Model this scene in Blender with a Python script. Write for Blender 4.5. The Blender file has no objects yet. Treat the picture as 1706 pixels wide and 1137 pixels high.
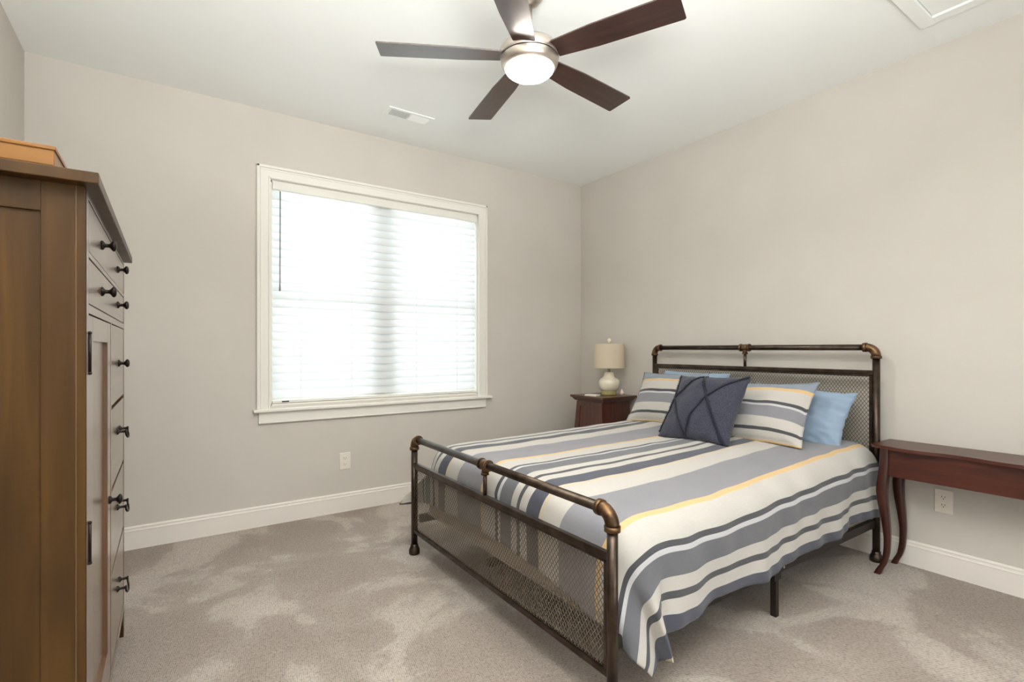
import bpy, bmesh, math, random
from mathutils import Vector, Matrix, noise
random.seed(7)
S = bpy.context.scene
PI = math.pi

# ------------------------------------------------------------------ camera
cam_d = bpy.data.cameras.new('camera'); cam = bpy.data.objects.new('camera', cam_d)
S.collection.objects.link(cam); S.camera = cam
cam.location = (0, 0, 1.165); cam.rotation_euler = (PI/2, 0, -0.5984)
cam_d.sensor_width = 36; cam_d.lens = 839.4/1706*36; cam_d.shift_y = 12.8/1706
cam_d.clip_start = 0.02

# ------------------------------------------------------------------ world, lights, exposure
W = bpy.data.worlds.new('sky'); S.world = W; W.use_nodes = True
bg = W.node_tree.nodes['Background']; bg.inputs[0].default_value = (0.86, 0.93, 1.0, 1); bg.inputs[1].default_value = 1.3
def area(name, loc, rot, sx, sy, power, col, spread=PI):
    d = bpy.data.lights.new(name, 'AREA'); d.shape = 'RECTANGLE'; d.size = sx; d.size_y = sy
    d.energy = power; d.color = col; d.spread = spread
    o = bpy.data.objects.new(name, d); S.collection.objects.link(o); o.location = loc; o.rotation_euler = rot
    return o
# daylight falling on the window from outside (pointing into the room, a little downwards)
area('window_daylight', (1.35, 4.35, 1.75), (math.radians(-80), 0, 0), 2.4, 2.0, 47, (0.92, 0.96, 1.0))
# photographer's light bounced off the ceiling behind the camera
area('bounced_flash', (0.10, -0.25, 1.65), (math.radians(156), 0, math.radians(-22)), 1.0, 0.7, 100, (0.985, 1.0, 0.985), math.radians(130))
# added fill light, unseen, shining in through the opening behind the camera
area('rear_fill_light', (1.5, -1.7, 1.35), (math.radians(90), 0, 0), 1.5, 1.9, 17, (1.0, 0.95, 0.90))
S.view_settings.view_transform = 'Standard'; S.view_settings.look = 'None'
S.view_settings.exposure = 0.32; S.view_settings.gamma = 1; S.view_settings.use_curve_mapping = False
S.cycles.use_denoising = True
S.cycles.max_bounces = 10; S.cycles.diffuse_bounces = 6; S.cycles.transmission_bounces = 8; S.cycles.transparent_max_bounces = 16
S.cycles.sample_clamp_indirect = 6

# ------------------------------------------------------------------ materials
def srgb(r, g, b):
    f = lambda c: (c/255/12.92) if c/255 <= 0.04045 else ((c/255+0.055)/1.055)**2.4
    return (f(r), f(g), f(b), 1)
def mat(name, col, rough=0.5, metal=0.0, spec=0.5, coat=0.0, sheen=0.0):
    m = bpy.data.materials.new(name); m.use_nodes = True
    p = m.node_tree.nodes['Principled BSDF']
    p.inputs['Base Color'].default_value = col; p.inputs['Roughness'].default_value = rough
    p.inputs['Metallic'].default_value = metal; p.inputs['Specular IOR Level'].default_value = spec
    p.inputs['Coat Weight'].default_value = coat; p.inputs['Sheen Weight'].default_value = sheen
    return m
def nd(m, t, **kw):
    n = m.node_tree.nodes.new(t)
    for k, v in kw.items():
        if k.startswith('i_'): n.inputs[k[2:].replace('_', ' ')].default_value = v
        else: setattr(n, k, v)
    return n
def lk(m, a, b): m.node_tree.links.new(a, b)
def ramp(m, stops, fac, interp='LINEAR'):
    r = nd(m, 'ShaderNodeValToRGB'); cr = r.color_ramp; cr.interpolation = interp
    while len(cr.elements) > 1: cr.elements.remove(cr.elements[-1])
    cr.elements[0].position = stops[0][0]; cr.elements[0].color = stops[0][1]
    for p, c in stops[1:]:
        e = cr.elements.new(p); e.color = c
    lk(m, fac, r.inputs[0]); return r
def bump(m, height, strength=0.3, dist=0.01):
    b = nd(m, 'ShaderNodeBump'); b.inputs['Strength'].default_value = strength; b.inputs['Distance'].default_value = dist
    lk(m, height, b.inputs['Height']); lk(m, b.outputs[0], m.node_tree.nodes['Principled BSDF'].inputs['Normal']); return b
def objco(m, scale=(1, 1, 1)):
    t = nd(m, 'ShaderNodeTexCoord'); mp = nd(m, 'ShaderNodeMapping'); mp.inputs['Scale'].default_value = scale
    lk(m, t.outputs['Object'], mp.inputs[0]); return mp.outputs[0]
def noisy(m, c1, c2, scale=(1, 1, 1), ns=5.0, detail=4, lo=0.35, hi=0.65, bmp=0.0, dist=0.002):
    v = objco(m, scale); n = nd(m, 'ShaderNodeTexNoise'); n.inputs['Scale'].default_value = ns; n.inputs['Detail'].default_value = detail
    lk(m, v, n.inputs['Vector']); r = ramp(m, [(lo, c1), (hi, c2)], n.outputs['Fac'])
    lk(m, r.outputs[0], m.node_tree.nodes['Principled BSDF'].inputs['Base Color'])
    if bmp: bump(m, n.outputs['Fac'], bmp, dist)
    return m

WALL = mat('wall_paint', srgb(202, 197, 189), 0.85, spec=0.25)
noisy(WALL, srgb(201, 196, 188), srgb(204, 199, 191), ns=3, bmp=0)
CEIL = mat('ceiling_paint', srgb(244, 246, 244), 0.9, spec=0.2)
TRIM = mat('white_trim_paint', srgb(234, 229, 222), 0.45, spec=0.4)
CASING = mat('window_trim_paint', srgb(232, 230, 223), 0.45, spec=0.4)
PLASTIC = mat('white_plastic', srgb(232, 226, 214), 0.35)
DARKSLOT = mat('dark_slot', srgb(60, 55, 50), 0.7)
GREYSLOT = mat('duct_shadow', srgb(196, 196, 192), 0.9)

# carpet: loop pile in fine rows with worn and brushed patches
CARPET = mat('loop_carpet', srgb(180, 168, 155), 0.95, spec=0.1, sheen=0.15)
def carpet():
    m = CARPET; p = m.node_tree.nodes['Principled BSDF']
    v = objco(m)
    big = nd(m, 'ShaderNodeTexNoise'); big.inputs['Scale'].default_value = 2.3; big.inputs['Detail'].default_value = 5; big.inputs['Distortion'].default_value = 0.5
    lk(m, v, big.inputs['Vector'])
    rot = nd(m, 'ShaderNodeMapping'); rot.inputs['Rotation'].default_value = (0, 0, 0.25); rot.inputs['Scale'].default_value = (150, 100, 100)
    lk(m, v, rot.inputs[0])
    vor = nd(m, 'ShaderNodeTexVoronoi'); vor.inputs['Scale'].default_value = 1.0; vor.inputs['Randomness'].default_value = 0.35
    lk(m, rot.outputs[0], vor.inputs['Vector'])
    fine = nd(m, 'ShaderNodeTexNoise'); fine.inputs['Scale'].default_value = 60; fine.inputs['Detail'].default_value = 3
    lk(m, v, fine.inputs['Vector'])
    c1 = ramp(m, [(0.40, srgb(164, 152, 143)), (0.52, srgb(172, 161, 152)), (0.555, srgb(188, 178, 169)), (0.64, srgb(197, 187, 178))], big.outputs['Fac'])
    c2 = ramp(m, [(0.0, (1, 1, 1, 1)), (0.45, (0.88, 0.87, 0.86, 1)), (0.78, (0.42, 0.40, 0.38, 1))], vor.outputs['Distance'])
    c3 = ramp(m, [(0.3, (0.82, 0.82, 0.81, 1)), (0.7, (1.0, 1.0, 1.0, 1))], fine.outputs['Fac'])
    mx = nd(m, 'ShaderNodeMix', data_type='RGBA', blend_type='MULTIPLY'); mx.inputs[0].default_value = 1
    lk(m, c1.outputs[0], mx.inputs[6]); lk(m, c2.outputs[0], mx.inputs[7])
    my = nd(m, 'ShaderNodeMix', data_type='RGBA', blend_type='MULTIPLY'); my.inputs[0].default_value = 1
    lk(m, mx.outputs[2], my.inputs[6]); lk(m, c3.outputs[0], my.inputs[7])
    lk(m, my.outputs[2], p.inputs['Base Color'])
    b = bump(m, vor.outputs['Distance'], 0.5, 0.003); b.invert = True
carpet()

def wood(name, c1, c2, c3, rough=0.35, axis='Z', coat=0.2, ns=3.0):
    m = mat(name, c2, rough, coat=coat); m.node_tree.nodes['Principled BSDF'].inputs['Coat Roughness'].default_value = 0.25
    sc = {'Z': (14, 14, 1.0), 'Y': (14, 1.0, 14), 'X': (1.0, 14, 14)}[axis]
    v = objco(m, sc); n = nd(m, 'ShaderNodeTexNoise'); n.inputs['Scale'].default_value = ns; n.inputs['Detail'].default_value = 6; n.inputs['Distortion'].default_value = 0.6
    lk(m, v, n.inputs['Vector'])
    r = ramp(m, [(0.3, c1), (0.5, c2), (0.72, c3)], n.outputs['Fac'])
    lk(m, r.outputs[0], m.node_tree.nodes['Principled BSDF'].inputs['Base Color'])
    bump(m, n.outputs['Fac'], 0.08, 0.002); return m
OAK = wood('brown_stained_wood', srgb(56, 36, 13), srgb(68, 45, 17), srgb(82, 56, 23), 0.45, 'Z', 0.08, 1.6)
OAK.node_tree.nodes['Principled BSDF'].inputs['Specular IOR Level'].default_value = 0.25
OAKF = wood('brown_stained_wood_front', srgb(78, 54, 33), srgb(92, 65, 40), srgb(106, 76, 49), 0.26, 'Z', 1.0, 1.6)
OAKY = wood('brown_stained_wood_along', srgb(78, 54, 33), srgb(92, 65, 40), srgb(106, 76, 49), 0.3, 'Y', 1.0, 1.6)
HONEY = wood('honey_wood', srgb(112, 68, 14), srgb(126, 80, 18), srgb(140, 92, 24), 0.4, 'X', 0.1)
CHERRY = wood('dark_cherry_wood', srgb(54, 21, 13), srgb(68, 27, 16), srgb(82, 36, 21), 0.36, 'Y', 0.15)
CHERRYZ = wood('dark_cherry_wood_upright', srgb(42, 17, 12), srgb(54, 21, 14), srgb(66, 28, 18), 0.32, 'Z', 0.2)
MAHOG = wood('brown_mahogany', srgb(62, 32, 25), srgb(76, 41, 31), srgb(90, 51, 38), 0.3, 'Z', 0.3)
WALNUT = wood('fan_blade_walnut', srgb(40, 24, 20), srgb(52, 32, 27), srgb(64, 42, 36), 0.28, 'X', 0.6)
IRON = mat('black_iron', srgb(38, 33, 30), 0.4, 0.7)
BRONZE = mat('dark_bronze_pipe', srgb(86, 72, 62), 0.34, 0.85)
noisy(BRONZE, srgb(58, 48, 41), srgb(80, 68, 59), ns=18)
MESHM = mat('bronze_mesh', srgb(108, 98, 84), 0.5, 0.3)
PATINA = mat('aged_copper_fitting', srgb(140, 96, 62), 0.4, 0.8)
noisy(PATINA, srgb(70, 53, 38), srgb(126, 95, 66), ns=30)
RAILM = mat('black_steel_rail', srgb(48, 42, 38), 0.5, 0.5)
NICKEL = mat('brushed_nickel', srgb(200, 190, 180), 0.3, 0.95)
def fabric(name, col, bs=900, bstr=0.25, rough=0.9):
    m = mat(name, col, rough, spec=0.2, sheen=0.2)
    v = objco(m); n = nd(m, 'ShaderNodeTexNoise'); n.inputs['Scale'].default_value = bs; n.inputs['Detail'].default_value = 1
    lk(m, v, n.inputs['Vector']); bump(m, n.outputs['Fac'], bstr, 0.002); return m
BLUE = fabric('light_blue_cotton', srgb(138, 157, 178))
NAVY = fabric('navy_chambray', srgb(70, 76, 98), 350, 0.5)
noisy(NAVY, srgb(48, 50, 61), srgb(66, 68, 82), scale=(1, 1, 1), ns=180, detail=2)
NAVYD = fabric('navy_fringe', srgb(30, 32, 44), 300, 0.6)
TAUPE = fabric('taupe_box_spring_cloth', srgb(172, 160, 145))
WHITEF = fabric('white_mattress_cloth', srgb(215, 212, 205))

CREAM = srgb(189, 185, 179); YEL = srgb(208, 176, 128); YELP = srgb(196, 184, 162); GREYW = srgb(134, 133, 139)
DKG = srgb(76, 76, 80); MIDG = srgb(104, 105, 110); SLATE = srgb(76, 78, 90); WHT = srgb(192, 192, 194)
def stripes(name, stops, period, offset, axis=1):
    m = fabric(name, CREAM, 700, 0.35)
    t = nd(m, 'ShaderNodeUVMap'); sp = nd(m, 'ShaderNodeSeparateXYZ'); lk(m, t.outputs[0], sp.inputs[0])
    a = nd(m, 'ShaderNodeMath', operation='SUBTRACT'); a.inputs[0].default_value = offset; lk(m, sp.outputs[axis], a.inputs[1])
    d = nd(m, 'ShaderNodeMath', operation='DIVIDE'); lk(m, a.outputs[0], d.inputs[0]); d.inputs[1].default_value = period
    f = nd(m, 'ShaderNodeMath', operation='FRACT'); lk(m, d.outputs[0], f.inputs[0])
    r = ramp(m, stops, f.outputs[0], 'CONSTANT')
    # faint woven slub along the stripes
    mp = nd(m, 'ShaderNodeMapping'); mp.inputs['Scale'].default_value = (40, 500, 1); lk(m, t.outputs[0], mp.inputs[0])
    n = nd(m, 'ShaderNodeTexNoise'); n.inputs['Scale'].default_value = 1; lk(m, mp.outputs[0], n.inputs['Vector'])
    rr = ramp(m, [(0.3, (0.9, 0.9, 0.9, 1)), (0.7, (1, 1, 1, 1))], n.outputs['Fac'])
    mx = nd(m, 'ShaderNodeMix', data_type='RGBA', blend_type='MULTIPLY'); mx.inputs[0].default_value = 1
    lk(m, r.outputs[0], mx.inputs[6]); lk(m, rr.outputs[0], mx.inputs[7])
    lk(m, mx.outputs[2], m.node_tree.nodes['Principled BSDF'].inputs['Base Color']); return m
P = 0.79
COMF = stripes('striped_comforter_cloth', [(0, YEL), (0.03, CREAM), (.125/P, DKG), (.148/P, WHT), (.166/P, MIDG), (.245/P, CREAM),
        (.293/P, DKG), (.316/P, CREAM), (.366/P, SLATE), (.44/P, YELP), (.46/P, CREAM), (.572/P, GREYW)], P, 1.222)
SHAM = stripes('striped_sham_cloth', [(0, srgb(134, 144, 156)), (.17, YEL), (.225, CREAM), (.42, DKG), (.47, WHT), (.505, GREYW),
        (.68, CREAM), (.83, DKG), (.875, CREAM), (.97, YEL)], 1.0, 1.0)

# ------------------------------------------------------------------ mesh helpers
class MB:
    """collects shapes given in world coordinates; build() links them as one object whose origin is its thing's base"""
    def __init__(s): s.bm = bmesh.new(); s.uv = s.bm.loops.layers.uv.new('UVMap'); s.smooth = False
    def box(s, x0, y0, z0, x1, y1, z1, bev=0.0, seg=2, M=None):
        t = bmesh.new(); bmesh.ops.create_cube(t, size=1)
        for v in t.verts: v.co = Vector(((x0+x1)/2+v.co.x*(x1-x0), (y0+y1)/2+v.co.y*(y1-y0), (z0+z1)/2+v.co.z*(z1-z0)))
        if bev: bmesh.ops.bevel(t, geom=t.edges[:], offset=bev, segments=seg, profile=0.5, affect='EDGES')
        if M: t.transform(M)
        return s.merge(t)
    def merge(s, t, smooth=False):
        me = bpy.data.meshes.new('tmp'); t.to_mesh(me); t.free()
        n = len(s.bm.faces); s.bm.from_mesh(me); bpy.data.meshes.remove(me)
        if smooth:
            s.bm.faces.ensure_lookup_table()
            for f in s.bm.faces[n:]: f.smooth = True
        return s
    def tube(s, pts, r, n=14, cap=True, up=None):
        pts = [Vector(p) for p in pts]; rs = r if isinstance(r, (list, tuple)) else [r]*len(pts)
        rings = []; prev = None
        for i, p in enumerate(pts):
            d = (pts[min(i+1, len(pts)-1)]-pts[max(i-1, 0)]).normalized()
            if prev is None:
                a = Vector((0, 0, 1)) if abs(d.z) < 0.9 else Vector((1, 0, 0))
                u = d.cross(a).normalized()
            else: u = (prev-d*prev.dot(d)).normalized()
            prev = u; w = d.cross(u)
            rx, ry = rs[i] if isinstance(rs[i], tuple) else (rs[i], rs[i])
            rings.append([s.bm.verts.new(p+u*math.cos(2*PI*k/n)*rx+w*math.sin(2*PI*k/n)*ry) for k in range(n)])
        for a, b in zip(rings, rings[1:]):
            for k in range(n):
                f = s.bm.faces.new((a[k], a[(k+1) % n], b[(k+1) % n], b[k])); f.smooth = True
        if cap: s.bm.faces.new(rings[0][::-1]); s.bm.faces.new(rings[-1])
        return s
    def lathe(s, prof, c, n=32, axis='Z', smooth=True):
        """prof = [(radius, height)...] about a line through c"""
        c = Vector(c); rings = []
        for r, h in prof:
            ring = []
            for k in range(n):
                a = 2*PI*k/n; q = (math.cos(a)*r, math.sin(a)*r)
                o = {'Z': Vector((q[0], q[1], h)), 'X': Vector((h, q[0], q[1])), 'Y': Vector((q[1], h, q[0]))}[axis]
                ring.append(s.bm.verts.new(c+o))
            rings.append(ring)
        for a, b in zip(rings, rings[1:]):
            for k in range(n):
                f = s.bm.faces.new((a[k], a[(k+1) % n], b[(k+1) % n], b[k])); f.smooth = smooth
        s.bm.faces.new(rings[0][::-1]); s.bm.faces.new(rings[-1]); return s
    def prism(s, poly, vec):
        v0 = [s.bm.verts.new(Vector(p)) for p in poly]; v1 = [s.bm.verts.new(Vector(p)+Vector(vec)) for p in poly]
        s.bm.faces.new(v0[::-1]); s.bm.faces.new(v1); n = len(poly)
        for k in range(n): s.bm.faces.new((v0[k], v0[(k+1) % n], v1[(k+1) % n], v1[k]))
        return s
    def quad(s, *p): s.bm.faces.new([s.bm.verts.new(Vector(q)) for q in p]); return s
    def build(s, name, m, parent=None, label=None, M=None, sharp=None):
        bmesh.ops.recalc_face_normals(s.bm, faces=s.bm.faces[:])
        if M: s.bm.transform(M)
        root = parent
        while root is not None and root.parent is not None: root = root.parent
        if root is not None: s.bm.transform(Matrix.Translation(-Vector(root.location)))
        me = bpy.data.meshes.new(name); s.bm.to_mesh(me); s.bm.free()
        if sharp: me.set_sharp_from_angle(angle=math.radians(sharp))
        me.materials.append(m); o = bpy.data.objects.new(name, me); S.collection.objects.link(o)
        if parent is not None: o.parent = parent
        if label: o['label'] = label
        return o
def thing(name, label, cat, loc, group=None):
    o = bpy.data.objects.new(name, None); S.collection.objects.link(o); o.location = loc; o.empty_display_size = 0.1
    o['label'] = label; o['category'] = cat
    if group: o['group'] = group
    return o
def tag(o, label, cat, group=None):
    o['label'] = label; o['category'] = cat
    if group: o['group'] = group
    return o
def struct(o): o['kind'] = 'structure'; return o
def center(o):
    """move a lone mesh's origin to the middle of its base"""
    vs = [v.co for v in o.data.vertices]
    c = Vector(((min(v.x for v in vs)+max(v.x for v in vs))/2, (min(v.y for v in vs)+max(v.y for v in vs))/2, min(v.z for v in vs)))
    o.data.transform(Matrix.Translation(-c)); o.location = c; return o

# ------------------------------------------------------------------ the room
XL, XR, YB, YF, H = -0.631, 3.303, 3.66, -0.95, 2.74
T = 0.14
struct(MB().box(XL-T, YF-T, -0.1, XR+T, YB+T, 0).build('floor', CARPET))
struct(MB().box(XL-T, YF-T, H, XR+T, YB+T, H+0.1).build('ceiling', CEIL))
struct(MB().box(XL-T, YF-T, 0, XL, YB+T, H).build('wall_left', WALL))
struct(MB().box(XR, YF-T, 0, XR+T, YB+T, H).build('wall_right', WALL))
struct(MB().box(XL, YF-T, 0, 0.8, YF, H).box(2.2, YF-T, 0, XR, YF, H).box(0.8, YF-T, 2.1, 2.2, YF, H).build('wall_front', WALL))  # unseen wall; its opening is added to let the rear fill in
struct(MB().box(0.72, YF, 0, 0.8, YF+0.02, 2.1).box(2.2, YF, 0, 2.28, YF+0.02, 2.1).box(0.72, YF, 2.1, 2.28, YF+0.02, 2.18).box(0.8, YF-T, 0, 0.812, YF, 2.1).box(2.188, YF-T, 0, 2.2, YF, 2.1).build('fill_opening_trim', TRIM))  # trim around the opening added for the rear fill, out of view
# opening of the window in the back wall
OX0, OX1, OZ0, OZ1 = 0.556, 2.152, 0.785, 2.285
b = MB()
b.box(XL, YB, 0, OX0, YB+T, H).box(OX1, YB, 0, XR, YB+T, H).box(OX0, YB, 0, OX1, YB+T, OZ0).box(OX0, YB, OZ1, OX1, YB+T, H)
struct(b.build('wall_back', WALL))
# baseboards: tall board with stepped cap
def base_prof(t=0.014, h=0.1335):
    return [(0, 0), (t, 0), (t, h-0.030), (t+0.002, h-0.026), (t-0.002, h-0.020), (t-0.003, h-0.013), (t-0.001, h-0.008), (t-0.006, h-0.002), (t-0.009, h), (0, h)]
def baseb(name, p0, p1, n):
    n = Vector(n); poly = [Vector(p0)+n*a+Vector((0, 0, z)) for a, z in base_prof()]
    struct(MB().prism(poly, Vector(p1)-Vector(p0)).build(name, TRIM))
baseb('baseboard_back', (XL, YB, 0), (XR-0.014, YB, 0), (0, -1, 0))
baseb('baseboard_right', (XR, YF, 0), (XR, YB, 0), (-1, 0, 0))
baseb('baseboard_left', (XL, YF, 0), (XL, YB-0.014, 0), (1, 0, 0))
baseb('baseboard_front', (XL+.014, YF, 0), (0.72, YF, 0), (0, 1, 0))

# window_1: casing, stool, apron, jamb, mullion, four sashes with panes
CX0, CX1, CZ1 = 0.476, 2.229, 2.371
win = struct(MB().box(OX0, YB+0.005, OZ0, OX0+0.012, YB+T, OZ1).box(OX1-0.012, YB+0.005, OZ0, OX1, YB+T, OZ1)
             .box(OX0, YB+0.005, OZ1-0.012, OX1, YB+T, OZ1).box(OX0, YB+0.005, OZ0, OX1, YB+T, OZ0+0.012).build('window_1', CASING))
cs = MB()
wd = 0.082
# flat boards
cs.box(CX0, YB-0.014, 0.767, CX0+wd, YB, CZ1).box(CX1-wd, YB-0.014, 0.767, CX1, YB, CZ1).box(CX0+wd, YB-0.014, CZ1-wd, CX1-wd, YB, CZ1)
# outer backband
cs.box(CX0-0.002, YB-0.024, 0.767, CX0+0.016, YB, CZ1+0.002, 0.004).box(CX1-0.016, YB-0.024, 0.767, CX1+0.002, YB, CZ1+0.002, 0.004).box(CX0-0.002, YB-0.024, CZ1-0.016, CX1+0.002, YB, CZ1+0.002, 0.004)
cs.box(CX0+0.020, YB-0.018, 0.767, CX0+0.028, YB, CZ1-0.02, 0.002).box(CX1-0.028, YB-0.018, 0.767, CX1-0.020, YB, CZ1-0.02, 0.002).box(CX0+0.020, YB-0.018, CZ1-0.028, CX1-0.020, YB, CZ1-0.020, 0.002)
# inner bead
cs.box(CX0+wd-0.014, YB-0.020, 0.767, CX0+wd-0.002, YB, CZ1-wd+0.012, 0.003).box(CX1-wd+0.002, YB-0.020, 0.767, CX1-wd+0.014, YB, CZ1-wd+0.012, 0.003).box(CX0+wd-0.014, YB-0.020, CZ1-wd+0.002, CX1-wd+0.014, YB, CZ1-wd+0.014, 0.003)
cs.build('window_casing', CASING, win)
MB().box(0.452, YB-0.045, 0.748, 2.268, YB+0.06, 0.768, 0.005).build('window_stool', CASING, win)
MB().box(0.485, YB-0.016, 0.673, 2.220, YB, 0.748, 0.003).box(0.485, YB-0.02, 0.673, 2.220, YB, 0.683, 0.002).build('window_apron', CASING, win)
GL = bpy.data.materials.new('window_glass'); GL.use_nodes = True
nt = GL.node_tree; nt.nodes.clear()
o_ = nt.nodes.new('ShaderNodeOutputMaterial'); tr = nt.nodes.new('ShaderNodeBsdfTransparent'); gs = nt.nodes.new('ShaderNodeBsdfGlossy'); mxs = nt.nodes.new('ShaderNodeMixShader')
tr.inputs[0].default_value = (0.96, 0.98, 0.97, 1); gs.inputs['Roughness'].default_value = 0.02; mxs.inputs[0].default_value = 0.06
nt.links.new(tr.outputs[0], mxs.inputs[1]); nt.links.new(gs.outputs[0], mxs.inputs[2]); nt.links.new(mxs.outputs[0], o_.inputs[0])
MB().box(1.30, YB+0.085, OZ0+0.012, 1.405, YB+T, OZ1-0.012, 0.003).build('window_mullion', CASING, win)
for (xa, xb) in ((OX0+0.012, 1.30), (1.405, OX1-0.012)):
    for (za, zb, yy) in ((OZ0+0.012, 1.555, YB+0.09), (1.515, OZ1-0.012, YB+0.115)):
        f = 0.038
        s = MB().box(xa, yy, za, xa+f, yy+0.024, zb).box(xb-f, yy, za, xb, yy+0.024, zb).box(xa+f, yy, za, xb-f, yy+0.024, za+f).box(xa+f, yy, zb-f, xb-f, yy+0.024, zb).build('window_sash', CASING, win)
        MB().box(xa+f, yy+0.010, za+f, xb-f, yy+0.014, zb-f).build('window_pane', GL, s)

# ------------------------------------------------------------------ the blind
SLAT = bpy.data.materials.new('white_blind_slat'); SLAT.use_nodes = True
nt = SLAT.node_tree; nt.nodes.clear()
o_ = nt.nodes.new('ShaderNodeOutputMaterial'); df = nt.nodes.new('ShaderNodeBsdfDiffuse'); tl = nt.nodes.new('ShaderNodeBsdfTranslucent'); mxs = nt.nodes.new('ShaderNodeMixShader')
df.inputs[0].default_value = (0.88, 0.89, 0.89, 1); tl.inputs[0].default_value = (0.9, 0.92, 0.93, 1); mxs.inputs[0].default_value = 0.42
nt.links.new(df.outputs[0], mxs.inputs[1]); nt.links.new(tl.outputs[0], mxs.inputs[2]); nt.links.new(mxs.outputs[0], o_.inputs[0])
BX0, BX1 = OX0+0.014, OX1-0.014
blind = thing('window_blind', 'white horizontal slat blind lowered over the window', 'blind', ((BX0+BX1)/2, YB+0.03, OZ0))
MB().box(BX0, YB-0.004, 2.225, BX1, YB+0.008, 2.272, 0.003).box(BX0, YB+0.008, 2.23, BX1, YB+0.055, 2.27).build('valance', CASING, blind)
pitch = 0.0555; tilt = math.radians(64)
zs = []
z = 2.195
while z > OZ0+0.065: zs.append(z); z -= pitch
for z in zs:
    m = MB(); w = 0.034
    prof = []
    for k in range(7):
        q = -1+2*k/6; crown = 0.0035*(1-q*q)
        prof.append((q*w, crown))
    ring = [(a, c+0.0014) for a, c in prof]+[(a, c-0.0014) for a, c in prof[::-1]]
    poly = []
    for a, c in ring:   # room-side edge is the lower one
        yy = a*math.cos(tilt)-c*math.sin(tilt); zz = a*math.sin(tilt)+c*math.cos(tilt)
        poly.append((BX0+0.004, YB+0.036+yy, z+zz))
    m.prism(poly, (BX1-BX0-0.008, 0, 0)); m.build('slat', SLAT, blind)
MB().box(BX0+0.003, YB+0.010, OZ0+0.014, BX1-0.003, YB+0.062, OZ0+0.034, 0.004).build('bottom_rail', CASING, blind)
for xx in (BX0+0.18, 1.10, 1.60, BX1-0.18):
    for yy in (YB+0.012, YB+0.060):
        MB().tube([(xx, yy, OZ0+0.03), (xx, yy, 2.23)], 0.0008, 6).build('ladder_cord', CASING, blind)
WAND = mat('clear_grey_wand', srgb(120, 122, 128), 0.3)
wdn = MB(); wdn.tube([(0.616, YB-0.012, 2.215), (0.614, YB-0.014, 1.60), (0.613, YB-0.014, 1.55)], [0.004, 0.004, 0.0055], 8); wdn.build('tilt_wand', WAND, blind)
MB().box(0.63, YB+0.0085, OZ0+0.020, 0.675, YB+0.0098, OZ0+0.028).build('maker_label', DARKSLOT, blind, 'small dark printed label on the bottom rail')

# ------------------------------------------------------------------ outlets
def outlet(cx, cy, cz, nrm, label):
    n = Vector(nrm); u = Vector((0, 0, 1)).cross(n); up = Vector((0, 0, 1))
    M = Matrix(((u.x, up.x, n.x, cx), (u.y, up.y, n.y, cy), (u.z, up.z, n.z, cz), (0, 0, 0, 1)))
    t = thing('wall_outlet', label, 'outlet', (cx, cy, cz-0.06))
    MB().box(-0.038, -0.060, 0, 0.038, 0.060, 0.006, 0.0025).build('cover_plate', PLASTIC, t, M=M)
    for s in (-1, 1):
        m = MB(); poly = []
        for k in range(20):
            a = 2*PI*k/20; poly.append((0.0165*math.cos(a), s*0.0205+max(-0.0135, min(0.0135, 0.0165*math.sin(a))), 0.006))
        m.prism(poly, (0, 0, 0.0022)); r = m.build('receptacle', PLASTIC, t, M=M)
        MB().box(-0.0075, s*0.0205-0.001, 0.008, -0.0050, s*0.0205+0.0075, 0.0085).box(0.0050, s*0.0205-0.001, 0.008, 0.0075, s*0.0205+0.0065, 0.0085).lathe([(0.0026, 0.008), (0.0026, 0.0085)], (0, s*0.0205-0.0075, 0), 10).build('socket_slots', DARKSLOT, r, M=M)
    MB().lathe([(0.003, 0.006), (0.003, 0.0075)], (0, 0, 0), 12).build('screw', PLASTIC, t, M=M)
outlet(1.045, YB, 0.360, (0, -1, 0), 'white wall outlet low on the window wall left of the bed')
outlet(XR, 0.892, 0.378, (-1, 0, 0), 'white wall outlet under the red-brown console table')

# ------------------------------------------------------------------ ceiling vent and attic hatch
v = thing('ceiling_vent', 'small white slotted air vent on the ceiling near the window', 'vent', (1.345, 3.205, H))
MB().box(1.185, 3.145, H-0.006, 1.505, 3.165, H).box(1.185, 3.255, H-0.006, 1.505, 3.275, H).box(1.185, 3.165, H-0.006, 1.21, 3.255, H).box(1.48, 3.165, H-0.006, 1.505, 3.255, H).box(1.34, 3.165, H-0.006, 1.35, 3.255, H).build('vent_frame', CEIL, v)
MB().box(1.21, 3.165, H-0.0015, 1.48, 3.255, H-0.0005).build('duct_opening', GREYSLOT, v)
for i in range(9):
    for (xa, xb, tt) in ((1.21, 1.34, 0.7), (1.35, 1.48, -0.7)):
        yy = 3.170+i*0.010
        M = Matrix.Translation((0, yy, H-0.0045)) @ Matrix.Rotation(tt, 4, 'X')
        MB().box(xa, -0.0035, -0.0004, xb, 0.0035, 0.0004, M=M).build('louver', CEIL, v)
h = thing('attic_hatch', 'white trimmed attic access panel in the ceiling corner', 'hatch', (2.74, 0.6, H))
hx0, hx1, hy0, hy1 = 2.43, 3.035, 0.28, 0.908
fm = MB(); tw = 0.06
for (xa, ya, xb, yb) in ((hx0, hy0, hx1, hy0+tw), (hx0, hy1-tw, hx1, hy1), (hx0, hy0+tw, hx0+tw, hy1-tw), (hx1-tw, hy0+tw, hx1, hy1-tw)):
    fm.box(xa, ya, H-0.016, xb, yb, H, 0.002)
fm.build('hatch_trim', CEIL, h)
MB().box(hx0+tw+0.004, hy0+tw+0.004, H-0.007, hx1-tw-0.004, hy1-tw-0.004, H).build('hatch_panel', CEIL, h)

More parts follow.
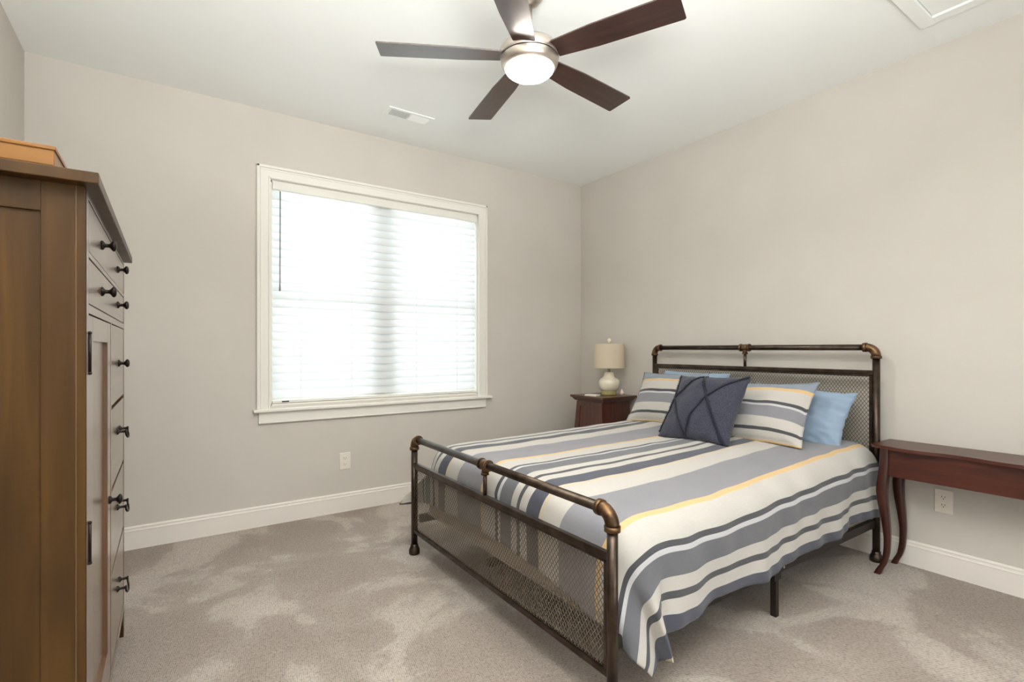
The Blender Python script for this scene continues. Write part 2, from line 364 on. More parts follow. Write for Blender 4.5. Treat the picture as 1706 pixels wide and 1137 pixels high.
# ------------------------------------------------------------------ ceiling fan
FX, FY = 1.310, 1.785
fan = thing('ceiling_fan', 'five-blade ceiling fan with dark walnut blades and lit bowl light', 'ceiling fan', (FX, FY, H))
MB().lathe([(0.066, H), (0.066, H-0.012), (0.060, H-0.035), (0.042, H-0.056), (0.024, H-0.066), (0.016, H-0.068)], (FX, FY, 0), 40).build('canopy', NICKEL, fan)
MB().lathe([(0.012, H-0.06), (0.012, 2.490), ], (FX, FY, 0), 20).lathe([(0.010, 2.555), (0.026, 2.52), (0.030, 2.50), (0.030, 2.490)], (FX, FY, 0), 24).build('downrod', NICKEL, fan)
MB().lathe([(0.03, 2.496), (0.090, 2.494), (0.120, 2.486), (0.130, 2.472), (0.130, 2.444), (0.127, 2.438)], (FX, FY, 0), 56).build('motor_housing', NICKEL, fan, sharp=40)
MB().lathe([(0.120, 2.440), (0.120, 2.432)], (FX, FY, 0), 48).build('shadow_gap', IRON, fan)
MB().lathe([(0.118, 2.435), (0.127, 2.433), (0.126, 2.420), (0.119, 2.402), (0.109, 2.394)], (FX, FY, 0), 56).build('light_ring', NICKEL, fan, sharp=40)
LAMP = bpy.data.materials.new('lit_frosted_glass'); LAMP.use_nodes = True
pp = LAMP.node_tree.nodes['Principled BSDF']; pp.inputs['Base Color'].default_value = (1, .93, .82, 1)
pp.inputs['Emission Color'].default_value = (1.0, 0.91, 0.81, 1); pp.inputs['Emission Strength'].default_value = 90
prof = [(0.108, 2.398)]
for k in range(1, 11):
    a = k/10*PI/2; prof.append((max(0.001, 0.108*math.cos(a)), 2.398-0.046*math.sin(a)))
MB().lathe(prof, (FX, FY, 0), 48).build('bowl_shade', LAMP, fan, 'glowing frosted glass bowl')
for i in range(5):
    th = math.radians(7+72*i)
    M = Matrix.Translation((FX, FY, 2.447)) @ Matrix.Rotation(th, 4, 'Z') @ Matrix.Rotation(math.radians(-9), 4, 'X')
    t = bmesh.new()
    out = [(0.125, -0.048), (0.30, -0.062), (0.645, -0.068), (0.652, -0.064), (0.652, 0.064), (0.645, 0.068), (0.30, 0.062), (0.125, 0.048)]
    vs = [t.verts.new((x, y, -0.003)) for x, y in out]; f = t.faces.new(vs)
    r = bmesh.ops.extrude_face_region(t, geom=[f])
    for e in r['geom']:
        if isinstance(e, bmesh.types.BMVert): e.co.z = 0.003
    # local copy of the blade is kept straight so that its grain follows the blade
    me_b = MB().merge(t)
    ob = me_b.build('fan_blade', WALNUT); ob.parent = fan
    ob.matrix_local = Matrix.Translation(-Vector(fan.location)) @ M
    br = MB().box(0.085, -0.020, -0.001, 0.20, 0.020, 0.007, 0.002).build('blade_bracket', NICKEL); br.parent = ob; br.location = (0, 0, 0.004)

# ------------------------------------------------------------------ armoire
AX0, AX1, AY0, AY1 = -0.60, -0.150, 1.442, 2.600
arm = thing('armoire', 'tall brown wooden armoire with drawers and a panelled door against the left wall', 'armoire', ((AX0+AX1)/2, (AY0+AY1)/2, 0))
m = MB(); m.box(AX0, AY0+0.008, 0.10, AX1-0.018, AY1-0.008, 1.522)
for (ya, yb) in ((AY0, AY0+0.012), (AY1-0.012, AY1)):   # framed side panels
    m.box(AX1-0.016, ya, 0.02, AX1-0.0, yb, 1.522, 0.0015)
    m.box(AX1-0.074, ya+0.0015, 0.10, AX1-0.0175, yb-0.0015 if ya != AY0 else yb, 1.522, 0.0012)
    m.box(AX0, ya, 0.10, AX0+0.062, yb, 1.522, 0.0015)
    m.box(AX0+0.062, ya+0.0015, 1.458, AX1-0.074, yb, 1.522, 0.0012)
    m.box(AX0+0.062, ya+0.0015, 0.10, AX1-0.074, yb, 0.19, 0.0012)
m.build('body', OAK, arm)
m = MB()   # face frame
fr = lambda ya, yb, za, zb: m.box(AX1-0.018, ya, za, AX1, yb, zb, 0.0012)
Y0i, Y1i, YM0, YM1 = 1.490, 2.572, 2.026, 2.044
fr(AY0+0.0005, Y0i, 0.02, 1.522); fr(Y1i, AY1-0.0005, 0.02, 1.522)
fr(Y0i, Y1i, 1.506, 1.522); fr(Y0i, Y1i, 1.375, 1.387); fr(Y0i, Y1i, 1.246, 1.266); fr(Y0i, Y1i, 0.10, 0.135)
fr(YM0, YM1, 0.135, 1.246)
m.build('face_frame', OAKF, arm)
MB().box(AX0, AY0-0.035, 1.522, AX1+0.025, AY1+0.035, 1.547, 0.002).build('top_board', OAK, arm)
# bracket foot front rails
for (ya, yb) in ((AY0, AY0+0.09), (AY1-0.09, AY1)):
    s = 1 if ya == AY0 else -1; e = ya if s == 1 else yb
    MB().prism([(AX1-0.016, e, 0.0), (AX1-0.016, e+s*0.035, 0.0), (AX1-0.016, e+s*0.045, 0.05), (AX1-0.016, e+s*0.09, 0.10), (AX1-0.016, e, 0.10)], (0.016, 0, 0)).build('foot', OAK, arm)
    MB().box(AX0, e if s == 1 else e-0.04, 0, AX0+0.05, e+0.04 if s == 1 else e, 0.10).build('foot', OAK, arm)
def knob(parent, y, z, x=AX1):
    k = MB().lathe([(0.013, 0), (0.012, 0.004), (0.0055, 0.008), (0.005, 0.016), (0.009, 0.020), (0.0145, 0.024), (0.0145, 0.028), (0.010, 0.032), (0.002, 0.033)], (x, y, z), 20, 'X')
    k.build('knob', IRON, parent)
def bail(parent, y, z):
    k = MB(); hw = 0.045
    for s in (-1, 1): k.lathe([(0.011, 0), (0.010, 0.004), (0.0045, 0.008), (0.0045, 0.020), (0.007, 0.024), (0.007, 0.028)], (AX1, y+s*hw, z), 16, 'X')
    pts = []
    for i in range(13):
        a = PI*i/12; pts.append((AX1+0.024+0.006*math.sin(a), y-hw*math.cos(a)*1.0, z-0.026*math.sin(a)**0.6))
    k.tube(pts, 0.0032, 8); k.build('bail_pull', IRON, parent)
g = 0.003
def front(name, ya, yb, za, zb):
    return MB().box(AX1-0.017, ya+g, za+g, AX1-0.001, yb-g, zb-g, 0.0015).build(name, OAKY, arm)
for (za, zb) in ((1.387, 1.506), (1.266, 1.375)):
    d = front('drawer', Y0i, Y1i, za, zb)
    for yy in (1.76, 2.27): knob(d, yy, (za+zb)/2)
for i, (za, zb) in enumerate(((0.978, 1.246), (0.712, 0.970), (0.444, 0.704), (0.135, 0.436))):
    d = front('drawer', YM1, Y1i, za, zb)
    if i == 0: knob(d, 2.31, (za+zb)/2)
    else: bail(d, 2.30, (za+zb)/2+0.03)
m = MB(); za, zb = 0.135+g, 1.246-g; ya, yb = Y0i+g, YM0-g; s = 0.085
m.box(AX1-0.017, ya, za, AX1-0.001, ya+s, zb, 0.0015).box(AX1-0.017, yb-s, za, AX1-0.001, yb, zb, 0.0015)
m.box(AX1-0.017, ya+s, za, AX1-0.001, yb-s, za+0.11, 0.0015).box(AX1-0.017, ya+s, zb-0.06, AX1-0.001, yb-s, zb, 0.0015)
m.box(AX1-0.0168, ya+s, za+0.11, AX1-0.012, yb-s, zb-0.06)
door = m.build('cabinet_door', OAKF, arm)
knob(door, 1.975, 0.70)
for zc in (1.155, 0.722, 0.25):
    k = MB().tube([(AX1+0.002, Y0i+0.001, zc-0.043), (AX1+0.002, Y0i+0.001, zc+0.043)], 0.0032, 10)
    for dz in (-0.046, 0.046): k.lathe([(0.001, -0.004), (0.004, -0.002), (0.004, 0.002), (0.001, 0.004)], (AX1+0.002, Y0i+0.001, zc+dz), 10)
    k.build('hinge', IRON, door)
bx = MB(); bx.box(-0.52, 1.412, 1.547, -0.198, 1.72, 1.586, 0.003)
bx.box(-0.523, 1.409, 1.580, -0.195, 1.723, 1.589, 0.002)
tag(center(bx.build('wooden_box', HONEY)), 'low honey-coloured wooden box lying on top of the armoire', 'box')

# ------------------------------------------------------------------ nightstand, lamp, small items
NX0, NX1, NY0, NY1, NZ = 2.880, 3.280, 2.930, 3.330, 0.768
ns = thing('nightstand', 'dark brown wooden nightstand with flared body in the corner beside the bed', 'nightstand', ((NX0+NX1)/2, (NY0+NY1)/2, 0))
def frustum(m, x0, y0, x1, y1, z0, a0, z1, a1):
    """four-sided block inset by a0 at z0 and a1 at z1"""
    def ring(z, a): return [m.bm.verts.new((x, y, z)) for x, y in ((x0+a, y0+a), (x1-a, y0+a), (x1-a, y1-a), (x0+a, y1-a))]
    a, b_ = ring(z0, a0), ring(z1, a1)
    m.bm.faces.new(a[::-1]); m.bm.faces.new(b_)
    for k in range(4): m.bm.faces.new((a[k], a[(k+1) % 4], b_[(k+1) % 4], b_[k]))
    return m
m = MB().box(NX0, NY0, NZ-0.018, NX1, NY1, NZ, 0.003)
frustum(m, NX0, NY0, NX1, NY1, NZ-0.045, 0.030, NZ-0.018, 0.008)
m.build('table_top', MAHOG, ns)
m = MB(); frustum(m, NX0, NY0, NX1, NY1, 0.04, 0.004, NZ-0.046, 0.046)
frustum(m, NX0, NY0, NX1, NY1, 0.0, 0.0, 0.05, -0.0)
m.build('flared_body', MAHOG, ns)
# slanted framed front panel (towards the foot of the bed) and side panel
def slant(z): return 0.004+0.042*(z-0.04)/(NZ-0.086)
def panel(face):
    m = MB()
    def pt(v, z, d):
        a = slant(z)
        if face == 'X': return (NX0+a-d, NY0+a+(NY1-NY0-2*a)*v, z)
        return (NX0+a+(NX1-NX0-2*a)*v, NY0+a-d, z)
    def bar(v0, v1, z0, z1, d=0.008):
        p = [pt(v0, z0, 0), pt(v1, z0, 0), pt(v1, z1, 0), pt(v0, z1, 0)]; q = [pt(v0, z0, d), pt(v1, z0, d), pt(v1, z1, d), pt(v0, z1, d)]
        a = [m.bm.verts.new(x) for x in p]; b_ = [m.bm.verts.new(x) for x in q]
        m.bm.faces.new(a); m.bm.faces.new(b_[::-1])
        for k in range(4): m.bm.faces.new((a[k], a[(k+1) % 4], b_[(k+1) % 4], b_[k]))
    bar(0, 0.15, 0.06, NZ-0.05); bar(0.85, 1, 0.06, NZ-0.05); bar(0.15, 0.85, NZ-0.09, NZ-0.05); bar(0.15, 0.85, 0.06, 0.14)
    return m
panel('X').build('front_frame', MAHOG, ns)

LX, LY = 3.125, 3.105
CERAM = mat('cream_glazed_ceramic', srgb(226, 218, 196), 0.18, coat=0.5)
WOODB = mat('olive_gold_base', srgb(150, 138, 84), 0.4)
SHADE = bpy.data.materials.new('linen_lamp_shade'); SHADE.use_nodes = True
nt = SHADE.node_tree; pr = nt.nodes['Principled BSDF']; pr.inputs['Base Color'].default_value = srgb(226, 214, 192); pr.inputs['Roughness'].default_value = 0.9
tl = nt.nodes.new('ShaderNodeBsdfTranslucent'); tl.inputs[0].default_value = srgb(236, 220, 196); mxs = nt.nodes.new('ShaderNodeMixShader'); mxs.inputs[0].default_value = 0.3
nt.links.new(pr.outputs[0], mxs.inputs[1]); nt.links.new(tl.outputs[0], mxs.inputs[2]); nt.links.new(mxs.outputs[0], nt.nodes['Material Output'].inputs[0])
lamp = thing('table_lamp', 'cream ceramic table lamp with drum shade on the nightstand', 'lamp', (LX, LY, NZ))
z0 = NZ
MB().lathe([(0.062, z0), (0.066, z0+0.004), (0.066, z0+0.014), (0.060, z0+0.020), (0.066, z0+0.038)], (LX, LY, 0), 40).build('lamp_foot', WOODB, lamp, 'olive gold wooden foot')
MB().lathe([(0.064, z0+0.036), (0.076, z0+0.050), (0.086, z0+0.075), (0.090, z0+0.100), (0.088, z0+0.122), (0.078, z0+0.138), (0.060, z0+0.148), (0.048, z0+0.158), (0.043, z0+0.175), (0.040, z0+0.192), (0.030, z0+0.198), (0.014, z0+0.200)], (LX, LY, 0), 48).build('lamp_body', CERAM, lamp)
MB().lathe([(0.012, z0+0.198), (0.012, z0+0.238), (0.016, z0+0.240), (0.016, z0+0.270), (0.004, z0+0.272), (0.003, z0+0.455)], (LX, LY, 0), 20).build('lamp_socket', NICKEL, lamp)
m = MB(); n = 56; R0, R1 = 0.131, 0.128; zb_, zt_ = z0+0.232, z0+0.438
rings = []
for (r, z) in ((R0, zb_), (R1, zt_), (R1-0.003, zt_), (R0-0.003, zb_)):
    rings.append([m.bm.verts.new((LX+r*math.cos(2*PI*k/n), LY+r*math.sin(2*PI*k/n), z)) for k in range(n)])
for i in range(4):
    a, b_ = rings[i], rings[(i+1) % 4]
    for k in range(n):
        f = m.bm.faces.new((a[k], a[(k+1) % n], b_[(k+1) % n], b_[k])); f.smooth = i in (0, 2)
m.build('lamp_shade', SHADE, lamp, sharp=40)
sp = MB()
for k in range(3):
    a = 2*PI*k/3; sp.tube([(LX, LY, zt_-0.006), (LX+(R1-0.003)*math.cos(a), LY+(R1-0.003)*math.sin(a), zt_-0.006)], 0.0015, 6)
sp.build('shade_spider', NICKEL, lamp)
MB().lathe([(0.005, z0+0.440), (0.008, z0+0.446), (0.016, z0+0.455), (0.019, z0+0.468), (0.015, z0+0.480), (0.003, z0+0.486)], (LX, LY, 0), 20).build('finial', CERAM, lamp)
c = MB(); M = Matrix.Translation((2.955, 3.13, NZ)) @ Matrix.Rotation(0.3, 4, 'Z')
c.box(-0.035, -0.055, 0, 0.035, 0.055, 0.012, 0.002, M=M)
tag(center(c.build('note_pad', PLASTIC)), 'small white pad lying on the nightstand left of the lamp', 'note pad')
t_ = MB().lathe([(0.010, NZ), (0.017, NZ+0.006), (0.020, NZ+0.018), (0.016, NZ+0.030), (0.009, NZ+0.036), (0.010, NZ+0.044), (0.003, NZ+0.050)], (3.20, 3.03, 0), 20)
tag(center(t_.build('trinket', mat('pale_pink_glaze', srgb(214, 196, 186), 0.3))), 'small pale pink trinket on the nightstand right of the lamp foot', 'ornament')

# ------------------------------------------------------------------ console table
TX0, TX1, TY1, TY0, TZ = 3.020, 3.290, 1.112, 0.06, 0.668
con = thing('console_table', 'dark cherry console table with curved legs against the wall right of the bed', 'table', ((TX0+TX1)/2, (TY0+TY1)/2, 0))
m = MB(); poly = []
N = 60
for i in range(N+1):
    u = i/N; y = TY1+0.012-(TY1-TY0+0.024)*u
    x = TX0-0.006+0.014*math.cos(2*PI*u*3.0) + (0.02*(1-min(1, u/0.03))**2) + (0.02*(1-min(1, (1-u)/0.03))**2)
    poly.append((x, y, TZ-0.016))
poly += [(TX1, TY0-0.012, TZ-0.016), (TX1, TY1+0.012, TZ-0.016)]
m.prism(poly, (0, 0, 0.016)); bmesh.ops.bevel(m.bm, geom=[e for e in m.bm.edges if abs(e.verts[0].co.z-e.verts[1].co.z) < 1e-5], offset=0.003, segments=2, profile=0.5, affect='EDGES')
m.build('table_top', CHERRY, con)
MB().box(TX0+0.022, TY0+0.03, 0.512, TX0+0.040, TY1-0.03, TZ-0.016, 0.002).box(TX1-0.03, TY0+0.03, 0.512, TX1-0.012, TY1-0.03, TZ-0.016, 0.002).box(TX0+0.04, TY1-0.045, 0.512, TX1-0.03, TY1-0.027, TZ-0.016).box(TX0+0.04, TY0+0.027, 0.512, TX1-0.03, TY0+0.045, TZ-0.016).build('apron', CHERRY, con)
def sqleg(x, y, s, sx):
    prof = [(TZ-0.017, 0, .019), (0.56, 0.001, .021), (0.50, 0.005, .0225), (0.44, 0.009, .0230), (0.37, 0.006, .021), (0.29, -0.002, .0178), (0.20, -0.008, .015), (0.12, -0.006, .0135), (0.06, 0.003, .0125), (0.02, 0.018, .0135), (0.0, 0.025, .0145)]
    m = MB(); rings = []
    zz = [p[0] for p in prof]
    def smooth(z, c):
        for i in range(len(prof)-1):
            if prof[i][0] >= z >= prof[i+1][0]:
                t = (prof[i][0]-z)/(prof[i][0]-prof[i+1][0]); p0 = prof[max(i-1, 0)][c]; p1 = prof[i][c]; p2 = prof[i+1][c]; p3 = prof[min(i+2, len(prof)-1)][c]
                return 0.5*((2*p1)+(-p0+p2)*t+(2*p0-5*p1+4*p2-p3)*t*t+(-p0+3*p1-3*p2+p3)*t**3)
        return prof[-1][c]
    N = 40
    for i in range(N+1):
        z = zz[0]*(1-i/N); o = smooth(z, 1); r = smooth(z, 2); q = r*0.35
        cx, cy = x+sx*o*0.4, y+s*o*1.2
        ring = []
        for (a, b_) in ((-r, -r+q), (-r+q, -r), (r-q, -r), (r, -r+q), (r, r-q), (r-q, r), (-r+q, r), (-r, r-q)): ring.append(m.bm.verts.new((cx+a, cy+b_, z)))
        rings.append(ring)
    for a, b_ in zip(rings, rings[1:]):
        for k in range(8): m.bm.faces.new((a[k], a[(k+1) % 8], b_[(k+1) % 8], b_[k])).smooth = True
    m.bm.faces.new(rings[0]); m.bm.faces.new(rings[-1][::-1]); return m
for (x, sx) in ((TX0+0.030, -1), (TX1-0.030, 0)):
    for (y, s) in ((TY1-0.050, 1), (TY0+0.05, -1)):
        sqleg(x, y, s, sx).build('leg', CHERRYZ, con, sharp=50)

# ------------------------------------------------------------------ bed frame
FBX, HBX, BY0, BY1 = 1.155, 3.205, 1.133, 2.679
ZF, ZH, R_ = 0.652, 1.172, 0.018
bed = thing('bed', 'dark bronze pipe bed frame with diamond mesh headboard and footboard', 'bed', ((FBX+HBX)/2, (BY0+BY1)/2, 0))
def mesh_panel(x, y0, y1, z0, z1, pw=0.0180, ph=0.0250, w=0.0025, t=0.0014):
    m = MB(); k = pw/ph; L = math.hypot(pw, ph); nx, nz = ph/L, pw/L
    hh = z1-z0; span = hh*k
    for sgn in (1, -1):
        n0 = int(-span/pw)-1; n1 = int((y1-y0)/pw)+1
        for i in range(n0, n1+1):
            ya = y0+i*pw if sgn == 1 else y0+i*pw+span
            # y(z)=ya+sgn*k*(z-z0)
            zs_ = [z0, z1]
            for yy in (y0, y1):
                zz = z0+(yy-ya)/(sgn*k)
                if z0 < zz < z1: zs_.append(zz)
            zs_ = sorted(zs_); seg = None
            for a, b_ in zip(zs_, zs_[1:]):
                mid = ya+sgn*k*((a+b_)/2-z0)
                if y0 < mid < y1 and b_-a > 1e-4: seg = (a, b_) if seg is None else (seg[0], b_)
            if not seg: continue
            pa = (ya+sgn*k*(seg[0]-z0), seg[0]); pb = (ya+sgn*k*(seg[1]-z0), seg[1])
            dy, dz = nx*w/2, -sgn*nz*w/2
            xo = x+(t*0.5 if sgn == 1 else -t*0.5)
            poly = [(xo-t/2, pa[0]+dy, pa[1]+dz), (xo-t/2, pb[0]+dy, pb[1]+dz), (xo-t/2, pb[0]-dy, pb[1]-dz), (xo-t/2, pa[0]-dy, pa[1]-dz)]
            m.prism(poly, (t, 0, 0))
    return m
def board(x, ztop, zlow, zbot, nm, BY0, stub_r=0.0095):
    ra = 0.048
    for (y, s) in ((BY0, 1), (BY1, -1)):
        p = MB().tube([(x, y, 0.03), (x, y, ztop-ra)], R_, 20).build(nm+'_post', BRONZE, bed)
        MB().lathe([(0.029, 0.0), (0.031, 0.006), (0.031, 0.022), (0.026, 0.036), (0.0215, 0.045), (0.0215, 0.055), (0.018, 0.056)], (x, y, 0), 24).build('foot_cap', BRONZE, p)
        e = MB(); pts = [(x, y+s*(ra-ra*math.cos(a)), ztop-ra+ra*math.sin(a)) for a in [PI/2*i/10 for i in range(11)]]
        e.tube(pts, 0.0228, 20)
        e.tube([(x, y, ztop-ra-0.014), (x, y, ztop-ra+0.003)], 0.0262, 22); e.tube([(x, y+s*(ra-0.003), ztop), (x, y+s*(ra+0.014), ztop)], 0.0262, 22)
        e.build('pipe_elbow', PATINA, bed, 'aged copper pipe elbow')
    MB().tube([(x, BY0+ra, ztop), (x, BY1-ra, ztop)], R_*0.95, 20).build(nm+'_top_rail', BRONZE, bed)
    ym = (BY0+BY1)/2
    e = MB().tube([(x, ym-0.030, ztop), (x, ym+0.030, ztop)], 0.0225, 20)
    for s in (-1, 1): e.tube([(x, ym+s*0.024, ztop), (x, ym+s*0.034, ztop)], 0.0255, 20)
    e.tube([(x, ym, ztop-0.042), (x, ym, ztop)], 0.0150, 16).tube([(x, ym, ztop-0.044), (x, ym, ztop-0.034)], 0.0180, 16)
    e.build('pipe_tee', PATINA, bed, 'aged copper pipe tee')
    MB().tube([(x, ym, zlow), (x, ym, ztop-0.03)], stub_r, 14).build(nm+'_centre_stub', BRONZE, bed)
    m = MB().box(x-0.012, BY0, zlow-0.012, x+0.012, BY1, zlow+0.012, 0.004).box(x-0.010, BY0, zbot-0.011, x+0.010, BY1, zbot+0.011, 0.003)
    m.box(x-0.008, BY0+R_, zlow-0.024, x+0.008, BY1-R_, zlow-0.0125, 0.002)
    for (ya, yb) in ((BY0+R_, BY0+R_+0.014), (BY1-R_-0.014, BY1-R_)): m.box(x-0.008, ya, zbot, x+0.008, yb, zlow, 0.002)
    m.build(nm+'_panel_frame', BRONZE, bed)
    mesh_panel(x, BY0+R_+0.010, BY1-R_-0.010, zbot+0.008, zlow-0.022).build(nm+'_mesh', MESHM, bed)
board(FBX, ZF, 0.507, 0.134, 'footboard', BY0)
board(HBX, ZH, 1.034, 0.30, 'headboard', 1.157)
for y in (1.170, 2.642):
    MB().box(FBX+0.015, y-0.012, 0.185, HBX-0.015, y+0.012, 0.228, 0.002).build('side_rail', RAILM, bed)
    s = MB().box(2.17, y-0.013, 0.0, 2.195, y+0.013, 0.187, 0.002).box(2.155, y-0.015, 0.160, 2.21, y-0.012, 0.2, 0.001).build('support_leg', RAILM, bed)
    MB().lathe([(0.006, 0.0), (0.006, -0.004), (0.002, -0.006)], (2.235, y-0.012, 0.205), 10, 'Y').build('bolt', NICKEL, bed)
MB().box(FBX+0.02, 1.895, 0.195, HBX-0.02, 1.925, 0.225).build('centre_rail', RAILM, bed)
MB().box(2.17, 1.897, 0.0, 2.195, 1.923, 0.195).build('support_leg', RAILM, bed)

bs = MB().box(1.215, 1.190, 0.229, 3.165, 2.622, 0.385, 0.02, 3)
bs.box(1.213, 1.188, 0.229, 3.167, 2.624, 0.236, 0.002)
tag(center(bs.build('box_spring', TAUPE)), 'taupe cloth box spring inside the bed frame under the mattress', 'box spring')
mt = MB().box(1.245, 1.215, 0.386, 3.150, 2.600, 0.560, 0.06, 5)
tag(center(mt.build('mattress', WHITEF, sharp=40)), 'pale mattress almost hidden under the striped comforter', 'mattress')

# ------------------------------------------------------------------ comforter: a cloth rectangle laid over a rounded block
XF, YN, YFAR, RC, RF = 1.186, 1.126, 2.690, 0.20, 0.14
XI, YI0, YI1 = XF+RC, YN+RC, YFAR-RC
def topz(x, y):
    q = (y-(YN+YFAR)/2)/0.78
    z = 0.612+0.018*(1-q*q)+0.016*(x-1.2)/2.0
    sm = max(0, min(1, (x-1.5)/1.4)); z -= 0.042*math.exp(-((y-YI0)/0.24)**2)*(1-0.85*sm*sm*(3-2*sm))
    s2 = max(0, min(1, (x-2.3)/0.8)); z += 0.02*s2*s2*(3-2*s2)
    z += 0.007*noise.noise(Vector((x*2.2, y*5.0, 1.3)))+0.004*noise.noise(Vector((x*7, y*8, 4.1)))
    return z
def cloth(x, y):
    dx = max(XI-x, 0.0); sy = 0
    if y < YI0: dy = YI0-y; sy = -1
    elif y > YI1: dy = y-YI1; sy = 1
    else: dy = 0.0
    r = math.hypot(dx, dy)
    bx_, by_ = max(x, XI), min(max(y, YI0), YI1)
    if r < 1e-6: return (x, y, topz(x, y))
    ux, uy = -dx/r, sy*dy/r
    if r <= RC-RF: out = r; drop = 0; dep = 0
    else:
        s = r-(RC-RF)
        if s < RF*PI/2: out = RC-RF+RF*math.sin(s/RF); drop = RF*(1-math.cos(s/RF)); dep = 0
        else: dep = s-RF*PI/2; out = RC; drop = RF+dep
    th = math.atan2(dx, dy) if dy > 0 else PI/2         # 0 on the long side, 90 deg on the foot side
    cw = math.sin(2*th) if (dx > 0 and dy > 0) else 0.0
    k = min(1.0, dep/0.30)
    if dy > 0:                                          # the long sides hang freely
        side = math.cos(th)**2
        p = x*1.0
        fold = 0.012*math.sin(p*17+1.5*math.sin(p*5.1)+0.7*sy)+0.006*math.sin(p*39+2*math.sin(p*9))+0.010*noise.noise(Vector((x*5, y*4, 8)))+0.006*noise.noise(Vector((x*13, y*5, 3)))
        out += k*side*(fold+0.004)-0.010*k*side*min(1, max(0, x-2.6))
        out += k*cw*((0.035+0.035*math.sin(th*8.5-0.3)) if sy < 0 else (0.21+0.03*math.sin(th*9)))
        drop -= k*side*0.012*math.sin(p*11+1)
    if dx > 0 and dy == 0: out += k*0.004*math.sin(y*30)
    # ripples travelling over the rounded edge
    rp = 0.005*math.sin((x*26 if dy > 0 else y*24)+2*noise.noise(Vector((x*3, y*3, 2))))*min(1, r/RC)*(1 if dep < .2 else 1)
    X, Y, Z = bx_+ux*(out+rp), by_+uy*(out+rp), topz(bx_, by_)-drop
    if cw > 0 and k > 0:                                # spare corner cloth swings round to the long side of the post
        X += k*cw*(0.075 if sy < 0 else -0.03)
        Y += sy*k*cw*0.045
    lim = 1.182+0.0
    if sy > 0 and Y > 2.725: lim = 1.10
    if X < lim+0.004: X = lim+0.004+0.0
    Z = max(Z, 0.035+0.02*(1-cw))
    return (X, Y, Z)
def comforter():
    bm = bmesh.new(); uvl = bm.loops.layers.uv.new('UVMap')
    xa, xb, ya, yb = XF-0.250, 3.155, 0.812, YFAR+0.335
    nx, ny = 190, 190; V = []
    for i in range(nx+1):
        x = xa+(xb-xa)*i/nx; row = []
        for j in range(ny+1):
            y = ya+(yb-ya)*j/ny
            xx, yy = x, y; near = y < YI0
            if near:                                    # the near corner hangs longer
                g1 = max(0, min(1, (XI+0.10-x)/0.22)); g2 = max(0, min(1, (YI0+0.05-y)/0.16))
                yy = YI0-(YI0-y)*(1+0.12*g1*g1*(3-2*g1))
                if x < XI: xx = XI-(XI-x)*(1+0.08*g2*g2*(3-2*g2))
            ex = XI-xx; ey = (YI0-yy) if near else yy-YI1
            if ex > 0 and ey > 0:                       # the cloth's own corners are rounded
                p, q = ex/((XI-xa)*(1.08 if near else 1.0)), ey/((YI0-ya)*1.12 if near else (yb-YI1))
                rc = 0.30 if near else 0.48
                xx = XI-ex*math.sqrt(1-rc*min(1, q*q)); d = ey*math.sqrt(1-rc*min(1, p*p)); yy = YI0-d if near else YI1+d
            row.append((bm.verts.new(cloth(xx, yy)), xx, yy+0.018*noise.noise(Vector((xx*1.6, yy*1.3, 7)))+0.003*noise.noise(Vector((xx*6, yy*3, 2)))))
        V.append(row)
    for i in range(nx):
        for j in range(ny):
            q = (V[i][j], V[i+1][j], V[i+1][j+1], V[i][j+1]); f = bm.faces.new([a[0] for a in q]); f.smooth = True
            for l, a in zip(f.loops, q): l[uvl].uv = (a[1], a[2])
    me = bpy.data.meshes.new('comforter'); bm.to_mesh(me); bm.free(); me.materials.append(COMF)
    o = bpy.data.objects.new('comforter', me); S.collection.objects.link(o)
    md = o.modifiers.new('thick', 'SOLIDIFY'); md.thickness = 0.008; md.offset = -1
    return tag(center(o), 'comforter with grey, cream, slate and yellow stripes spread over the bed', 'comforter')
comforter()

# ------------------------------------------------------------------ pillows
def pillow_mesh(w, h, t, seed, puff=2.2, dog=0.09, flange=0.0, n=44, wr=0.006):
    bm = bmesh.new(); uvl = bm.loops.layers.uv.new('UVMap'); grid = {}
    inner = 1-flange
    def pos(u, v, s):
        du = 1-dog*(1-v*v)**1.0*0.9; dv = 1-dog*(1-u*u)
        x = w/2*u*du; y = h/2*v*dv
        uu, vv = min(1, abs(u)/inner), min(1, abs(v)/inner)
        th = (max(0, 1-uu**puff)*max(0, 1-vv**puff))**0.55
        z = s*t/2*th
        z += th*wr*2.2*noise.noise(Vector((u*2.2+seed, v*2.2, s*1.7)))
        e = max(abs(u), abs(v)); z += wr*0.9*noise.noise(Vector((u*6+seed, v*6, 3)))*(1-th*0.6)
        return Vector((x, y, z+s*0.0012))
    for s in (1, -1):
        for i in range(n+1):
            for j in range(n+1):
                u, v = -1+2*i/n, -1+2*j/n
                edge = i in (0, n) or j in (0, n)
                if s == -1 and edge: grid[s, i, j] = grid[1, i, j]
                else: grid[s, i, j] = bm.verts.new(pos(u, v, s))
    for s in (1, -1):
        for i in range(n):
            for j in range(n):
                ks = [(i, j), (i+1, j), (i+1, j+1), (i, j+1)]
                if s == -1: ks = ks[::-1]
                f = bm.faces.new([grid[s, a, b_] for a, b_ in ks]); f.smooth = True
                for l, (a, b_) in zip(f.loops, ks): l[uvl].uv = (a/n, b_/n)
    def surf(u, v): return pos(u, v, 1)
    return bm, surf
